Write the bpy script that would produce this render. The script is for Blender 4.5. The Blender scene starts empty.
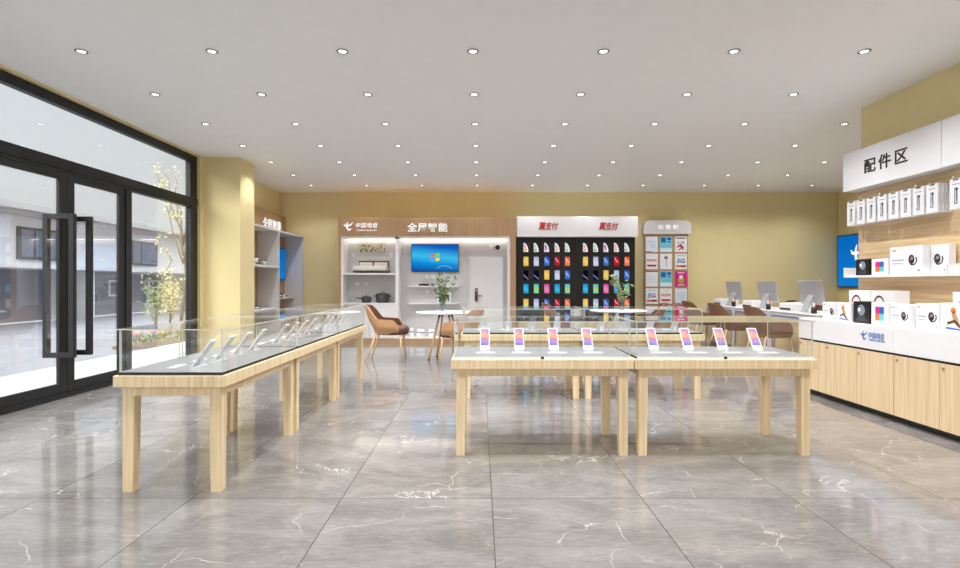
import bpy, bmesh, math, random
from mathutils import Vector, Matrix
U = 1.25            # metres per unit (one unit = eye height)
PI = math.pi
SC = bpy.context.scene
COL = SC.collection
R = random.Random(7)

# ------------------------------------------------------------------ materials
def lin(c):
    c = c / 255.0
    return c / 12.92 if c <= 0.04045 else ((c + 0.055) / 1.055) ** 2.4
def rgb(r, g, b): return (lin(r), lin(g), lin(b), 1)
MATS = {}
def newmat(name):
    m = bpy.data.materials.new(name); m.use_nodes = True
    MATS[name] = m
    return m, m.node_tree, m.node_tree.nodes['Principled BSDF']
def plain(name, c, rough=0.5, metal=0.0, spec=0.5, emit=None, es=0, var=0.04, vs=6.0):
    m, nt, b = newmat(name)
    col = rgb(*c)
    b.inputs['Roughness'].default_value = rough
    b.inputs['Metallic'].default_value = metal
    b.inputs['Specular IOR Level'].default_value = spec
    if var:
        tc = nt.nodes.new('ShaderNodeTexCoord'); n = nt.nodes.new('ShaderNodeTexNoise')
        n.inputs['Scale'].default_value = vs; n.inputs['Detail'].default_value = 3
        nt.links.new(tc.outputs['Object'], n.inputs['Vector'])
        r = nt.nodes.new('ShaderNodeValToRGB')
        e = r.color_ramp.elements
        e[0].position = .3; e[1].position = .7
        e[0].color = tuple(x * (1 - var) for x in col[:3]) + (1,)
        e[1].color = tuple(min(1, x * (1 + var)) for x in col[:3]) + (1,)
        nt.links.new(n.outputs['Fac'], r.inputs['Fac']); nt.links.new(r.outputs['Color'], b.inputs['Base Color'])
    else:
        b.inputs['Base Color'].default_value = col
    if emit:
        b.inputs['Emission Color'].default_value = rgb(*emit); b.inputs['Emission Strength'].default_value = es
    return m
def wood(name, c1, c2, scale=(55, 55, 1.6), rough=0.45, fine=.5):
    m, nt, b = newmat(name)
    L = nt.links.new
    tc = nt.nodes.new('ShaderNodeTexCoord'); mp = nt.nodes.new('ShaderNodeMapping')
    mp.inputs['Scale'].default_value = scale
    n = nt.nodes.new('ShaderNodeTexNoise'); n.inputs['Scale'].default_value = 1; n.inputs['Detail'].default_value = 4
    n.inputs['Distortion'].default_value = fine
    L(tc.outputs['Object'], mp.inputs['Vector']); L(mp.outputs['Vector'], n.inputs['Vector'])
    r = nt.nodes.new('ShaderNodeValToRGB'); e = r.color_ramp.elements
    e[0].position = .32; e[1].position = .68; e[0].color = rgb(*c1); e[1].color = rgb(*c2)
    L(n.outputs['Fac'], r.inputs['Fac']); L(r.outputs['Color'], b.inputs['Base Color'])
    bp = nt.nodes.new('ShaderNodeBump'); bp.inputs['Strength'].default_value = .08; bp.inputs['Distance'].default_value = .002
    L(n.outputs['Fac'], bp.inputs['Height']); L(bp.outputs['Normal'], b.inputs['Normal'])
    b.inputs['Roughness'].default_value = rough
    return m
def glass(name, tint=(.97, .98, .975), refl=1.0, base=.04):
    m = bpy.data.materials.new(name); m.use_nodes = True; MATS[name] = m
    nt = m.node_tree; nt.nodes.clear(); L = nt.links.new
    o = nt.nodes.new('ShaderNodeOutputMaterial'); mx = nt.nodes.new('ShaderNodeMixShader')
    t = nt.nodes.new('ShaderNodeBsdfTransparent'); g = nt.nodes.new('ShaderNodeBsdfGlossy')
    t.inputs['Color'].default_value = tint + (1,); g.inputs['Roughness'].default_value = 0.0
    g.inputs['Color'].default_value = (1, 1, 1, 1)
    lw = nt.nodes.new('ShaderNodeLayerWeight'); lw.inputs['Blend'].default_value = .5
    p = nt.nodes.new('ShaderNodeMath'); p.operation = 'POWER'; p.inputs[1].default_value = 5
    ma = nt.nodes.new('ShaderNodeMath'); ma.operation = 'MULTIPLY_ADD'; ma.inputs[1].default_value = (1 - base) * refl; ma.inputs[2].default_value = base
    L(lw.outputs['Facing'], p.inputs[0]); L(p.outputs[0], ma.inputs[0]); L(ma.outputs[0], mx.inputs[0])
    L(t.outputs[0], mx.inputs[1]); L(g.outputs[0], mx.inputs[2]); L(mx.outputs[0], o.inputs[0])
    return m
def emis(name, c, s=1.0):
    s *= .6
    m = bpy.data.materials.new(name); m.use_nodes = True; MATS[name] = m
    nt = m.node_tree; nt.nodes.clear()
    o = nt.nodes.new('ShaderNodeOutputMaterial'); e = nt.nodes.new('ShaderNodeEmission')
    e.inputs['Color'].default_value = rgb(*c); e.inputs['Strength'].default_value = s
    nt.links.new(e.outputs[0], o.inputs[0])
    return m
def screen_mat(name, stops, strength=1.0, axis='Z', warp=.25, nscale=9, diag=0.0):
    strength *= .6
    m = bpy.data.materials.new(name); m.use_nodes = True; MATS[name] = m
    nt = m.node_tree; nt.nodes.clear(); L = nt.links.new
    o = nt.nodes.new('ShaderNodeOutputMaterial'); e = nt.nodes.new('ShaderNodeEmission'); e.inputs['Strength'].default_value = strength
    tc = nt.nodes.new('ShaderNodeTexCoord'); sp = nt.nodes.new('ShaderNodeSeparateXYZ'); L(tc.outputs['Generated'], sp.inputs[0])
    n = nt.nodes.new('ShaderNodeTexNoise'); n.inputs['Scale'].default_value = nscale; n.inputs['Detail'].default_value = 1
    L(tc.outputs['Object'], n.inputs['Vector'])
    a = nt.nodes.new('ShaderNodeMath'); a.operation = 'MULTIPLY_ADD'; a.inputs[1].default_value = warp
    L(n.outputs['Fac'], a.inputs[0]); L(sp.outputs[axis], a.inputs[2])
    a2 = nt.nodes.new('ShaderNodeMath'); a2.operation = 'MULTIPLY_ADD'; a2.inputs[1].default_value = diag
    L(sp.outputs['X'], a2.inputs[0]); L(a.outputs[0], a2.inputs[2])
    a3 = nt.nodes.new('ShaderNodeMath'); a3.operation = 'SUBTRACT'; a3.inputs[1].default_value = warp / 2
    L(a2.outputs[0], a3.inputs[0])
    r = nt.nodes.new('ShaderNodeValToRGB'); cr = r.color_ramp
    cr.elements[0].position = stops[0][0]; cr.elements[0].color = rgb(*stops[0][1])
    cr.elements[1].position = stops[-1][0]; cr.elements[1].color = rgb(*stops[-1][1])
    for p, c in stops[1:-1]:
        q = cr.elements.new(p); q.color = rgb(*c)
    L(a3.outputs[0], r.inputs[0]); L(r.outputs[0], e.inputs[0]); L(e.outputs[0], o.inputs[0])
    return m

def marble():
    m, nt, b = newmat('floor_marble'); L = nt.links.new; N = nt.nodes.new
    tc = N('ShaderNodeTexCoord'); sp = N('ShaderNodeSeparateXYZ'); L(tc.outputs['Object'], sp.inputs[0])
    def math_(op, a, bb=None, c=None):
        n = N('ShaderNodeMath'); n.operation = op
        for i, v in enumerate((a, bb, c)):
            if v is None: continue
            if isinstance(v, (int, float)): n.inputs[i].default_value = v
            else: L(v, n.inputs[i])
        return n.outputs[0]
    tx, ty = .70 * U, 1.40 * U
    ox, oy = .055 * U, 2.486 * U
    cx = math_('DIVIDE', math_('SUBTRACT', sp.outputs['X'], ox), tx)
    cy = math_('DIVIDE', math_('SUBTRACT', sp.outputs['Y'], oy), ty)
    fx, fy = math_('FLOOR', cx), math_('FLOOR', cy)
    dx = math_('MULTIPLY', math_('SUBTRACT', .5, math_('ABSOLUTE', math_('SUBTRACT', math_('SUBTRACT', cx, fx), .5))), tx)
    dy = math_('MULTIPLY', math_('SUBTRACT', .5, math_('ABSOLUTE', math_('SUBTRACT', math_('SUBTRACT', cy, fy), .5))), ty)
    d = math_('MINIMUM', dx, dy)
    joint = math_('LESS_THAN', d, .0028)
    # per tile offset of the pattern
    cmb = N('ShaderNodeCombineXYZ'); L(math_('MULTIPLY', fx, 7.31), cmb.inputs[0]); L(math_('MULTIPLY', fy, 3.77), cmb.inputs[1])
    add = N('ShaderNodeVectorMath'); add.operation = 'ADD'; L(tc.outputs['Object'], add.inputs[0]); L(cmb.outputs[0], add.inputs[1])
    mp = N('ShaderNodeMapping'); mp.inputs['Scale'].default_value = (1.0, 2.0, 1); mp.inputs['Rotation'].default_value = (0, 0, .35)
    L(add.outputs[0], mp.inputs['Vector'])
    n1 = N('ShaderNodeTexNoise'); n1.inputs['Scale'].default_value = 1.7; n1.inputs['Detail'].default_value = 8; n1.inputs['Roughness'].default_value = .62; n1.inputs['Distortion'].default_value = .8
    L(mp.outputs[0], n1.inputs['Vector'])
    r1 = N('ShaderNodeValToRGB'); e = r1.color_ramp.elements
    e[0].position = .34; e[0].color = rgb(108, 105, 103); e[1].position = .66; e[1].color = rgb(136, 132, 129)
    L(n1.outputs['Fac'], r1.inputs[0])
    # fine horizontal flecks
    mp2 = N('ShaderNodeMapping'); mp2.inputs['Scale'].default_value = (7, 34, 1); mp2.inputs['Rotation'].default_value = (0, 0, .12); L(add.outputs[0], mp2.inputs['Vector'])
    n2 = N('ShaderNodeTexNoise'); n2.inputs['Scale'].default_value = 1.5; n2.inputs['Detail'].default_value = 8; n2.inputs['Roughness'].default_value = .72; L(mp2.outputs[0], n2.inputs['Vector'])
    r2 = N('ShaderNodeValToRGB'); e = r2.color_ramp.elements
    e[0].position = .54; e[0].color = (0, 0, 0, 1); e[1].position = .72; e[1].color = (.5, .5, .5, 1); L(n2.outputs['Fac'], r2.inputs[0])
    r2b = N('ShaderNodeValToRGB'); e = r2b.color_ramp.elements
    e[0].position = .30; e[0].color = (.6, .6, .6, 1); e[1].position = .46; e[1].color = (0, 0, 0, 1); L(n2.outputs['Fac'], r2b.inputs[0])
    # veins
    nd = N('ShaderNodeTexNoise'); nd.inputs['Scale'].default_value = 4.5; nd.inputs['Detail'].default_value = 8; L(add.outputs[0], nd.inputs['Vector'])
    sc = N('ShaderNodeVectorMath'); sc.operation = 'SCALE'; sc.inputs['Scale'].default_value = .3; L(nd.outputs['Color'], sc.inputs[0])
    ad2 = N('ShaderNodeVectorMath'); ad2.operation = 'ADD'; L(add.outputs[0], ad2.inputs[0]); L(sc.outputs[0], ad2.inputs[1])
    v = N('ShaderNodeTexVoronoi'); v.feature = 'DISTANCE_TO_EDGE'; v.inputs['Scale'].default_value = 1.7; L(ad2.outputs[0], v.inputs['Vector'])
    rv = N('ShaderNodeValToRGB'); e = rv.color_ramp.elements
    e[0].position = 0; e[0].color = (1, 1, 1, 1); e[1].position = .0058; e[1].color = (0, 0, 0, 1); L(v.outputs['Distance'], rv.inputs[0])
    nm = N('ShaderNodeTexNoise'); nm.inputs['Scale'].default_value = 2.3; L(add.outputs[0], nm.inputs['Vector'])
    rm = N('ShaderNodeValToRGB'); e = rm.color_ramp.elements; e[0].position = .47; e[0].color = (0, 0, 0, 1); e[1].position = .6; e[1].color = (.75, .75, .75, 1); L(nm.outputs['Fac'], rm.inputs[0])
    vf = math_('MULTIPLY', rv.outputs[0], rm.outputs[0])
    def mix(f, a, c):
        n = N('ShaderNodeMix'); n.data_type = 'RGBA'; L(f, n.inputs['Factor']); L(a, n.inputs['A'])
        n.inputs['B'].default_value = c; return n.outputs['Result']
    c = mix(r2.outputs[0], r1.outputs[0], rgb(168, 165, 162))
    c = mix(r2b.outputs[0], c, rgb(86, 83, 80))
    c = mix(vf, c, rgb(206, 203, 200))
    c = mix(joint, c, rgb(78, 73, 70))
    L(c, b.inputs['Base Color'])
    b.inputs['Roughness'].default_value = .085
    b.inputs['Specular IOR Level'].default_value = .62
    return m
marble()
plain('paint_yellow', (229, 212, 160), .75, var=.015)
plain('paint_ceiling', (248, 247, 246), .85, var=.01)
wood('oak', (216, 190, 148), (240, 219, 182))
wood('oak_door', (212, 184, 142), (231, 207, 168), scale=(40, 40, 1.2))
wood('oak_wall', (206, 174, 130), (232, 205, 163), scale=(14, 1.1, 20), fine=1.2)
wood('wood_tan', (172, 137, 100), (190, 155, 117), scale=(50, 50, 2))
wood('ash', (224, 180, 128), (240, 202, 155), scale=(40, 40, 4))
plain('frame_black', (36, 37, 38), .4, .1, spec=.35)
plain('black', (20, 20, 21), .45)
plain('dark_grey', (62, 62, 64), .5)
plain('white', (236, 235, 236), .4, var=.01)
plain('white_gloss', (240, 240, 242), .2, var=.01)
plain('laminate_grey', (212, 210, 211), .5, var=.01)
plain('deck_grey', (122, 123, 126), .4, var=.02)
plain('tan_shell', (196, 150, 108), .6, var=.06, vs=40)
plain('brown_shell', (140, 100, 74), .5, var=.06, vs=40)
plain('brown_leather', (104, 66, 46), .45, var=.08, vs=18)
plain('silver', (196, 198, 202), .35, .4)
plain('dim_metal', (120, 120, 122), .4, .3)
plain('chrome', (210, 210, 212), .15, 1)
plain('bronze', (120, 84, 56), .35, .6)
plain('leaf_green', (92, 116, 62), .5, var=.2, vs=30)
plain('leaf_pale', (150, 168, 118), .5, var=.2, vs=30)
plain('blossom', (226, 214, 152), .6, var=.1, vs=10)
plain('bark', (126, 108, 90), .8, var=.15)
plain('red_text', (196, 32, 34), .4)
plain('blue', (18, 96, 180), .4)
plain('blue_line', (70, 110, 200), .4)
plain('cyan', (90, 200, 215), .4)
plain('poster_cyan', (120, 205, 225), .4)
plain('magenta', (216, 22, 140), .4)
plain('orange', (232, 120, 50), .4)
plain('yellow', (232, 200, 90), .4)
plain('poster_white', (236, 238, 242), .4, var=.01)
plain('poster_blue', (222, 232, 244), .4, var=.02)
plain('ink_grey', (140, 146, 160), .5)
plain('ink_navy', (38, 50, 90), .5)
plain('sheet_pale', (205, 200, 190), .6)
plain('linen', (222, 217, 210), .8)
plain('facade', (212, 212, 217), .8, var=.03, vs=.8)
plain('facade_shaded', (140, 138, 148), .8, var=.05, vs=1.2)  # lower wall, darkened: shade under the ledge is mixed into the colour
plain('roof_grey', (188, 186, 188), .7)
plain('ext_window', (96, 104, 126), .15, spec=.8, var=.2, vs=1)
plain('road', (118, 118, 124), .8, var=.1, vs=1.3)
plain('pavement', (172, 172, 174), .8, var=.03, vs=2)
plain('soil', (110, 96, 78), .9)
plain('teal', (60, 150, 140), .5)
glass('pane_glass', (.95, .96, .96), 1.0, .085)
glass('case_glass', (.985, .99, .985), .9, .018)
glass('vase_glass', (.85, .9, .9), 1.0, .08)
plain('glass_edge', (214, 214, 204), .2, spec=.8)  # light caught inside the pane edges, painted as a pale colour
emis('lens', (255, 250, 240), 4.0)
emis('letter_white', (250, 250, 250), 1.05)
emis('led', (255, 238, 218), 9)
emis('logo_white', (248, 250, 255), 1.0)
emis('win_red', (235, 110, 60)); emis('win_green', (150, 200, 70)); emis('win_blue', (80, 170, 230)); emis('win_yellow', (250, 215, 90))
screen_mat('tv_sky', [(0, (8, 60, 150)), (.35, (20, 140, 215)), (.6, (60, 190, 235)), (1, (10, 90, 190))], .95, 'Z', .1, 2, .15)
screen_mat('tv_blue', [(0, (20, 125, 205)), (1, (8, 105, 190))], .9, 'Z', .1, 2)
screen_mat('phone_ui', [(0, (140, 140, 215)), (.25, (176, 170, 240)), (.42, (226, 140, 200)), (.55, (250, 175, 130)), (.66, (250, 200, 150)), (.78, (236, 150, 190)), (1, (205, 150, 235))], 1.15, 'Z', .6, 26, .1)
SP = {
 'gold': [(0, (225, 175, 70)), (.5, (250, 215, 110)), (1, (235, 190, 90))],
 'lilac': [(0, (190, 195, 225)), (.5, (215, 220, 240)), (1, (170, 176, 210))],
 'blue': [(0, (30, 60, 150)), (.5, (90, 140, 220)), (1, (35, 80, 180))],
 'red': [(0, (150, 10, 35)), (.5, (215, 35, 50)), (1, (160, 15, 45))],
 'orange': [(0, (225, 90, 50)), (.5, (245, 150, 110)), (1, (230, 80, 40))],
 'cyan': [(0, (15, 120, 200)), (.5, (60, 200, 230)), (1, (25, 150, 215))],
 'aqua': [(0, (60, 200, 210)), (.5, (180, 220, 90)), (1, (60, 190, 215))],
 'pink': [(0, (225, 60, 140)), (.5, (240, 150, 190)), (1, (225, 70, 160))],
 'night': [(0, (10, 8, 30)), (.45, (20, 18, 50)), (.52, (190, 190, 240)), (.58, (20, 18, 50)), (1, (8, 6, 24))],
 'bloom': [(0, (240, 150, 60)), (.5, (245, 200, 190)), (1, (150, 60, 150))],
 'fern': [(0, (50, 90, 60)), (.5, (220, 235, 215)), (1, (60, 120, 80))],
 'dusk': [(0, (240, 220, 220)), (.5, (200, 120, 180)), (1, (120, 70, 130))]}
for k, s in SP.items(): screen_mat('scr_' + k, s, .9, 'Z', .2, 14, .5 if k == 'night' else .15)

# ------------------------------------------------------------------ mesh builder
def fr(f, c, u, v, w):
    x, y, z = c
    if f == 'S': return (x + u, y - w, z + v)
    if f == 'W': return (x - w, y - u, z + v)
    if f == 'E': return (x + w, y + u, z + v)
    if f == 'N': return (x - u, y + w, z + v)
    if f == 'T': return (x + u, y + v, z + w)
class MB:
    def __init__(s): s.v = []; s.f = []; s.m = []; s.s = []; s.M = Matrix.Identity(4)
    def add(s, vs, fs, mat, smooth=False):
        n = len(s.v)
        s.v += [tuple(s.M @ Vector(p)) for p in vs]
        for f in fs: s.f.append(tuple(n + i for i in f)); s.m.append(mat); s.s.append(smooth)
        return s
    def box(s, x0, x1, y0, y1, z0, z1, mat, top=None):
        # top: (x0,x1,y0,y1) of the upper rectangle for tapered pieces
        t = top or (x0, x1, y0, y1)
        vs = [(x0, y0, z0), (x1, y0, z0), (x1, y1, z0), (x0, y1, z0), (t[0], t[2], z1), (t[1], t[2], z1), (t[1], t[3], z1), (t[0], t[3], z1)]
        fs = [(0, 3, 2, 1), (4, 5, 6, 7), (0, 1, 5, 4), (1, 2, 6, 5), (2, 3, 7, 6), (3, 0, 4, 7)]
        if isinstance(mat, (list, tuple)):
            n = len(s.v); s.add(vs, fs, mat[0]); s.m[-6:] = [mat[k] for k in range(6)]; return s
        return s.add(vs, fs, mat)
    def fbox(s, f, c, u0, u1, v0, v1, w0, w1, mat):
        a, b = fr(f, c, u0, v0, w0), fr(f, c, u1, v1, w1)
        return s.box(min(a[0], b[0]), max(a[0], b[0]), min(a[1], b[1]), max(a[1], b[1]), min(a[2], b[2]), max(a[2], b[2]), mat)
    def prism(s, f, c, pts, w0, w1, mat):
        n = len(pts)
        vs = [fr(f, c, u, v, w0) for u, v in pts] + [fr(f, c, u, v, w1) for u, v in pts]
        fs = [tuple(range(n)), tuple(range(2 * n - 1, n - 1, -1))] + [(i, (i + 1) % n, n + (i + 1) % n, n + i) for i in range(n)]
        return s.add(vs, fs, mat)
    def disc(s, f, c, r, w0, w1, mat, n=24, ry=None):
        return s.prism(f, c, [(r * math.cos(2 * PI * i / n), (ry or r) * math.sin(2 * PI * i / n)) for i in range(n)], w0, w1, mat)
    def arc(s, f, c, r, a0, a1, wd, w0, w1, mat, n=12, sx=1):
        o = [(sx * (r + wd / 2) * math.cos(a0 + (a1 - a0) * i / n), (r + wd / 2) * math.sin(a0 + (a1 - a0) * i / n)) for i in range(n + 1)]
        q = [(sx * (r - wd / 2) * math.cos(a0 + (a1 - a0) * i / n), (r - wd / 2) * math.sin(a0 + (a1 - a0) * i / n)) for i in range(n + 1)]
        for i in range(n): s.prism(f, c, [o[i], o[i + 1], q[i + 1], q[i]], w0, w1, mat)
        return s
    def stroke(s, f, c, pts, wid, w0, w1, mat):
        P = [Vector(p) for p in pts]; Ls = []; Rs = []
        for i, p in enumerate(P):
            t = (P[min(i + 1, len(P) - 1)] - P[max(i - 1, 0)]).normalized(); n = Vector((-t.y, t.x)) * wid[i] / 2
            Ls.append(p + n); Rs.append(p - n)
        for i in range(len(P) - 1): s.prism(f, c, [tuple(Ls[i]), tuple(Ls[i + 1]), tuple(Rs[i + 1]), tuple(Rs[i])], w0, w1, mat)
        return s
    def tube(s, pts, rad, mat, n=8):
        P = [Vector(p) for p in pts]; rs = rad if isinstance(rad, (list, tuple)) else [rad] * len(P)
        vs = []; fs = []
        for i, p in enumerate(P):
            t = (P[min(i + 1, len(P) - 1)] - P[max(i - 1, 0)]).normalized()
            a = t.cross(Vector((0, 0, 1)) if abs(t.z) < .9 else Vector((1, 0, 0))).normalized(); b = t.cross(a)
            for k in range(n):
                q = p + (a * math.cos(2 * PI * k / n) + b * math.sin(2 * PI * k / n)) * rs[i]; vs.append(tuple(q))
        for i in range(len(P) - 1):
            for k in range(n): fs.append((i * n + k, i * n + (k + 1) % n, (i + 1) * n + (k + 1) % n, (i + 1) * n + k))
        fs.append(tuple(range(n - 1, -1, -1))); fs.append(tuple((len(P) - 1) * n + k for k in range(n)))
        return s.add(vs, fs, mat, True)
    def lathe(s, c, prof, mat, n=28):
        vs = []; fs = []
        for r, z in prof:
            for k in range(n): vs.append((c[0] + r * math.cos(2 * PI * k / n), c[1] + r * math.sin(2 * PI * k / n), c[2] + z))
        for i in range(len(prof) - 1):
            for k in range(n): fs.append((i * n + k, i * n + (k + 1) % n, (i + 1) * n + (k + 1) % n, (i + 1) * n + k))
        fs.append(tuple(range(n - 1, -1, -1))); fs.append(tuple((len(prof) - 1) * n + k for k in range(n)))
        return s.add(vs, fs, mat, True)
    def text(s, f, c, txt, w, h, mat, depth=.004, w0=0.0, bold=0.0, shear=0.0, space=1.0):
        cu = bpy.data.curves.new('t', 'FONT'); cu.body = txt; cu.size = 1; cu.extrude = .5; cu.offset = bold; cu.shear = shear
        cu.space_character = space; cu.resolution_u = 4
        ob = bpy.data.objects.new('t', cu); COL.objects.link(ob)
        bpy.context.view_layer.update()
        me = ob.to_mesh()
        V = [v.co.copy() for v in me.vertices]; F = [tuple(p.vertices) for p in me.polygons]
        ob.to_mesh_clear(); bpy.data.objects.remove(ob); bpy.data.curves.remove(cu)
        if not V: return s
        x0, x1 = min(v.x for v in V), max(v.x for v in V); y0, y1 = min(v.y for v in V), max(v.y for v in V)
        vs = [fr(f, c, ((v.x - x0) / (x1 - x0) - .5) * w, ((v.y - y0) / (y1 - y0) - .5) * h, w0 + (v.z + .5) * depth) for v in V]
        return s.add(vs, F, mat)
    def build(s, name, parent=None, bevel=0, fixn=True):
        me = bpy.data.meshes.new(name)
        me.from_pydata([(a * U, b * U, c * U) for a, b, c in s.v], [], s.f)
        names = []
        for m in s.m:
            if m not in names: names.append(m)
        for m in names: me.materials.append(MATS[m])
        for p, m, sm in zip(me.polygons, s.m, s.s): p.material_index = names.index(m); p.use_smooth = sm
        if fixn:
            bm = bmesh.new(); bm.from_mesh(me); bmesh.ops.recalc_face_normals(bm, faces=bm.faces); bm.to_mesh(me); bm.free()
        o = bpy.data.objects.new(name, me); COL.objects.link(o)
        if parent: o.parent = parent
        if bevel:
            md = o.modifiers.new('bevel', 'BEVEL'); md.width = bevel * U; md.segments = 2; md.limit_method = 'ANGLE'; md.angle_limit = .8
        return o
def tag(o, label, cat, group=None):
    o['label'] = label; o['category'] = cat
    if group: o['group'] = group
    return o
def thing(name, label, cat, loc=(0, 0, 0), rz=0, group=None):
    o = bpy.data.objects.new(name, None); COL.objects.link(o); o.empty_display_size = .1
    o.location = Vector(loc) * U; o.rotation_euler = (0, 0, rz)
    return tag(o, label, cat, group)
def struct(o): o['kind'] = 'structure'; return o
def place(o, loc, rz=0): o.location = Vector(loc) * U; o.rotation_euler = (0, 0, rz); return o
def copy_tree(o, parent=None, label=None, loc=None, rz=None, group=None):
    c = o.copy(); COL.objects.link(c)
    if parent: c.parent = parent
    if label: c['label'] = label
    if group: c['group'] = group
    if loc is not None: c.location = Vector(loc) * U
    if rz is not None: c.rotation_euler = (0, 0, rz)
    for ch in list(o.children): copy_tree(ch, c)
    return c
ORD = ['first', 'second', 'third', 'fourth', 'fifth', 'sixth', 'seventh', 'eighth', 'ninth', 'tenth', 'eleventh']
HC = 2.65

# ------------------------------------------------------------------ the shell
struct(MB().box(-3.72, 6.6, -3.3, 9.75, -.06, 0, 'floor_marble').build('floor'))
struct(MB().box(-3.85, 6.6, -3.3, 9.75, HC, HC + .08, 'paint_ceiling').build('ceiling'))
struct(MB().box(-3.8, 6.6, 9.6, 9.75, 0, HC, 'paint_yellow').build('wall_back'))
struct(MB().box(-3.71, -3.6, 6.86, 9.6, 0, HC, 'paint_yellow').box(-3.71, -3.6, -3.3, 6.86, 2.632, HC, 'paint_yellow').build('wall_left'))
struct(MB().box(-3.6, -3.125, 6.95, 7.39, 0, HC, 'paint_yellow').build('wall_left_pillar'))
struct(MB().box(3.58, 3.75, -3.3, 5.01, 0, HC, 'paint_yellow').build('wall_right'))
struct(MB().box(6.45, 6.6, 4.0, 9.6, 0, HC, 'paint_yellow').build('wall_far_right'))
struct(MB().box(3.75, 6.6, 3.9, 4.0, 0, HC, 'paint_yellow').build('wall_recess'))
struct(MB().box(3.552, 3.579, -3.2, 5.005, .0, 1.90, 'oak_wall').build('trim_1'))
# wall behind the camera with unseen windows added to let daylight in
struct(MB().box(-3.7, 3.6, -3.4, -3.25, 2.45, HC, 'paint_yellow').box(-3.85, -3.5, -3.4, -3.25, 0, 2.45, 'paint_yellow').box(3.4, 3.75, -3.4, -3.25, 0, 2.45, 'paint_yellow').build('wall_front'))
w2 = struct(MB().box(-3.5, 3.4, -3.36, -3.29, 0, .08, 'frame_black').box(-3.5, 3.4, -3.36, -3.29, 2.37, 2.45, 'frame_black').build('window_added'))
m = MB()
for x in (-3.46, -2.1, -.7, .7, 2.1, 3.36): m.box(x - .04, x + .04, -3.36, -3.29, .08, 2.37, 'frame_black')
m.build('mullion', w2)
MB().box(-3.42, 3.32, -3.33, -3.32, .08, 2.37, 'pane_glass').build('pane', w2)

# left shop front: frame, transom, mullions
XF0, XF1 = -3.70, -3.64
m = MB()
m.box(XF0, XF1, -3.25, 6.86, 0, .05, 'frame_black')
m.box(XF0, XF1, -3.25, 6.86, 2.547, 2.632, 'frame_black')
m.box(XF0, XF1 + .01, -3.25, 6.86, 2.0, 2.092, 'frame_black')
m.box(XF0, XF1 + .005, -3.25, 6.86, 1.97, 1.992, 'frame_black')
w1 = struct(m.build('window_1'))
m = MB()
for a, b in ((6.70, 6.86), (5.48, 5.57), (3.80, 3.93), (1.9, 2.05), (.1, .25), (-1.6, -1.45)):
    m.box(XF0, XF1 + .005, a, b, 0.05, 1.97, 'frame_black')
m.box(XF0, XF1, 6.70, 6.86, 2.09, 2.55, 'frame_black'); m.box(XF0, XF1, .1, .25, 2.09, 2.55, 'frame_black')
m.build('mullion', w1)
m = MB()
for a, b in ((5.57, 6.70), (2.05, 3.80), (.25, 1.9), (-1.45, .1)):
    m.box(XF0, XF1, a, b, .05, .088, 'frame_black')
m.build('bottom_rail', w1)
for a, b in ((5.57, 6.70), (2.05, 3.80), (.25, 1.9), (-1.45, .1), (-3.2, -1.6)):
    MB().box(-3.675, -3.665, a, b, .088, 1.97, 'pane_glass').build('pane', w1)
MB().box(-3.675, -3.665, .25, 6.70, 2.092, 2.547, 'pane_glass').build('pane', w1)
MB().box(-3.675, -3.665, -3.2, .1, 2.092, 2.547, 'pane_glass').build('pane', w1)
for n, (a, b, hy) in enumerate(((3.935, 4.708, 4.63), (4.712, 5.475, 4.83))):
    d = MB()
    d.box(-3.675, -3.645, a, a + .085, .052, 1.965, 'frame_black').box(-3.675, -3.645, b - .085, b, .052, 1.965, 'frame_black')
    d.box(-3.675, -3.645, a + .085, b - .085, .052, .135, 'frame_black').box(-3.675, -3.645, a + .085, b - .085, 1.91, 1.965, 'frame_black')
    d = struct(d.build('door_%d' % (n + 1), bevel=.003))
    MB().box(-3.672, -3.664, a + .085, b - .085, .135, 1.91, 'pane_glass').build('pane', d)
    h = MB()
    y0, y1 = hy - .02, hy + .02
    h.box(-3.785, -3.74, y0, y1, .36, 1.61, 'frame_black').box(-3.56, -3.515, y0, y1, .36, 1.61, 'frame_black')
    h.box(-3.74, -3.56, y0, y1, 1.565, 1.61, 'frame_black').box(-3.74, -3.56, y0, y1, .36, .405, 'frame_black')
    h.build('handle', d, bevel=.003)

# ------------------------------------------------------------------ downlights
def make_downlight():
    t = thing('downlight', '', 'ceiling light', (0, 0, HC))
    m = MB(); m.lathe((0, 0, 0), [(.027, -.001), (.040, -.001), (.041, -.006), (.033, -.008), (.027, -.004)], 'dim_metal', 28); m.build('trim_ring', t)
    MB().lathe((0, 0, 0), [(.0005, -.003), (.027, -.003), (.027, -.0045), (.0005, -.0045)], 'lens', 24).build('lens', t)
    return t
DL = make_downlight(); used = False
LD = bpy.data.lights.new('downlight_beam', 'SPOT'); LD.energy = 50; LD.spot_size = 2.25; LD.spot_blend = .8; LD.shadow_soft_size = .05; LD.color = (.97, .98, 1)
LD2 = LD.copy(); LD2.energy = 37
LD3 = LD.copy(); LD3.energy = 27
def downlight(x, y, label):
    global used
    if not used: o = DL; place(o, (x, y, HC)); o['label'] = label; used = True
    else: o = copy_tree(DL, label=label, loc=(x, y, HC))
    o['group'] = 'recessed downlights in the ceiling'
    l = bpy.data.objects.new('beam', LD if y < 4.8 else LD2 if y < 6.6 else LD3); COL.objects.link(l); l.location = Vector((x, y, HC - .02)) * U
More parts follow.
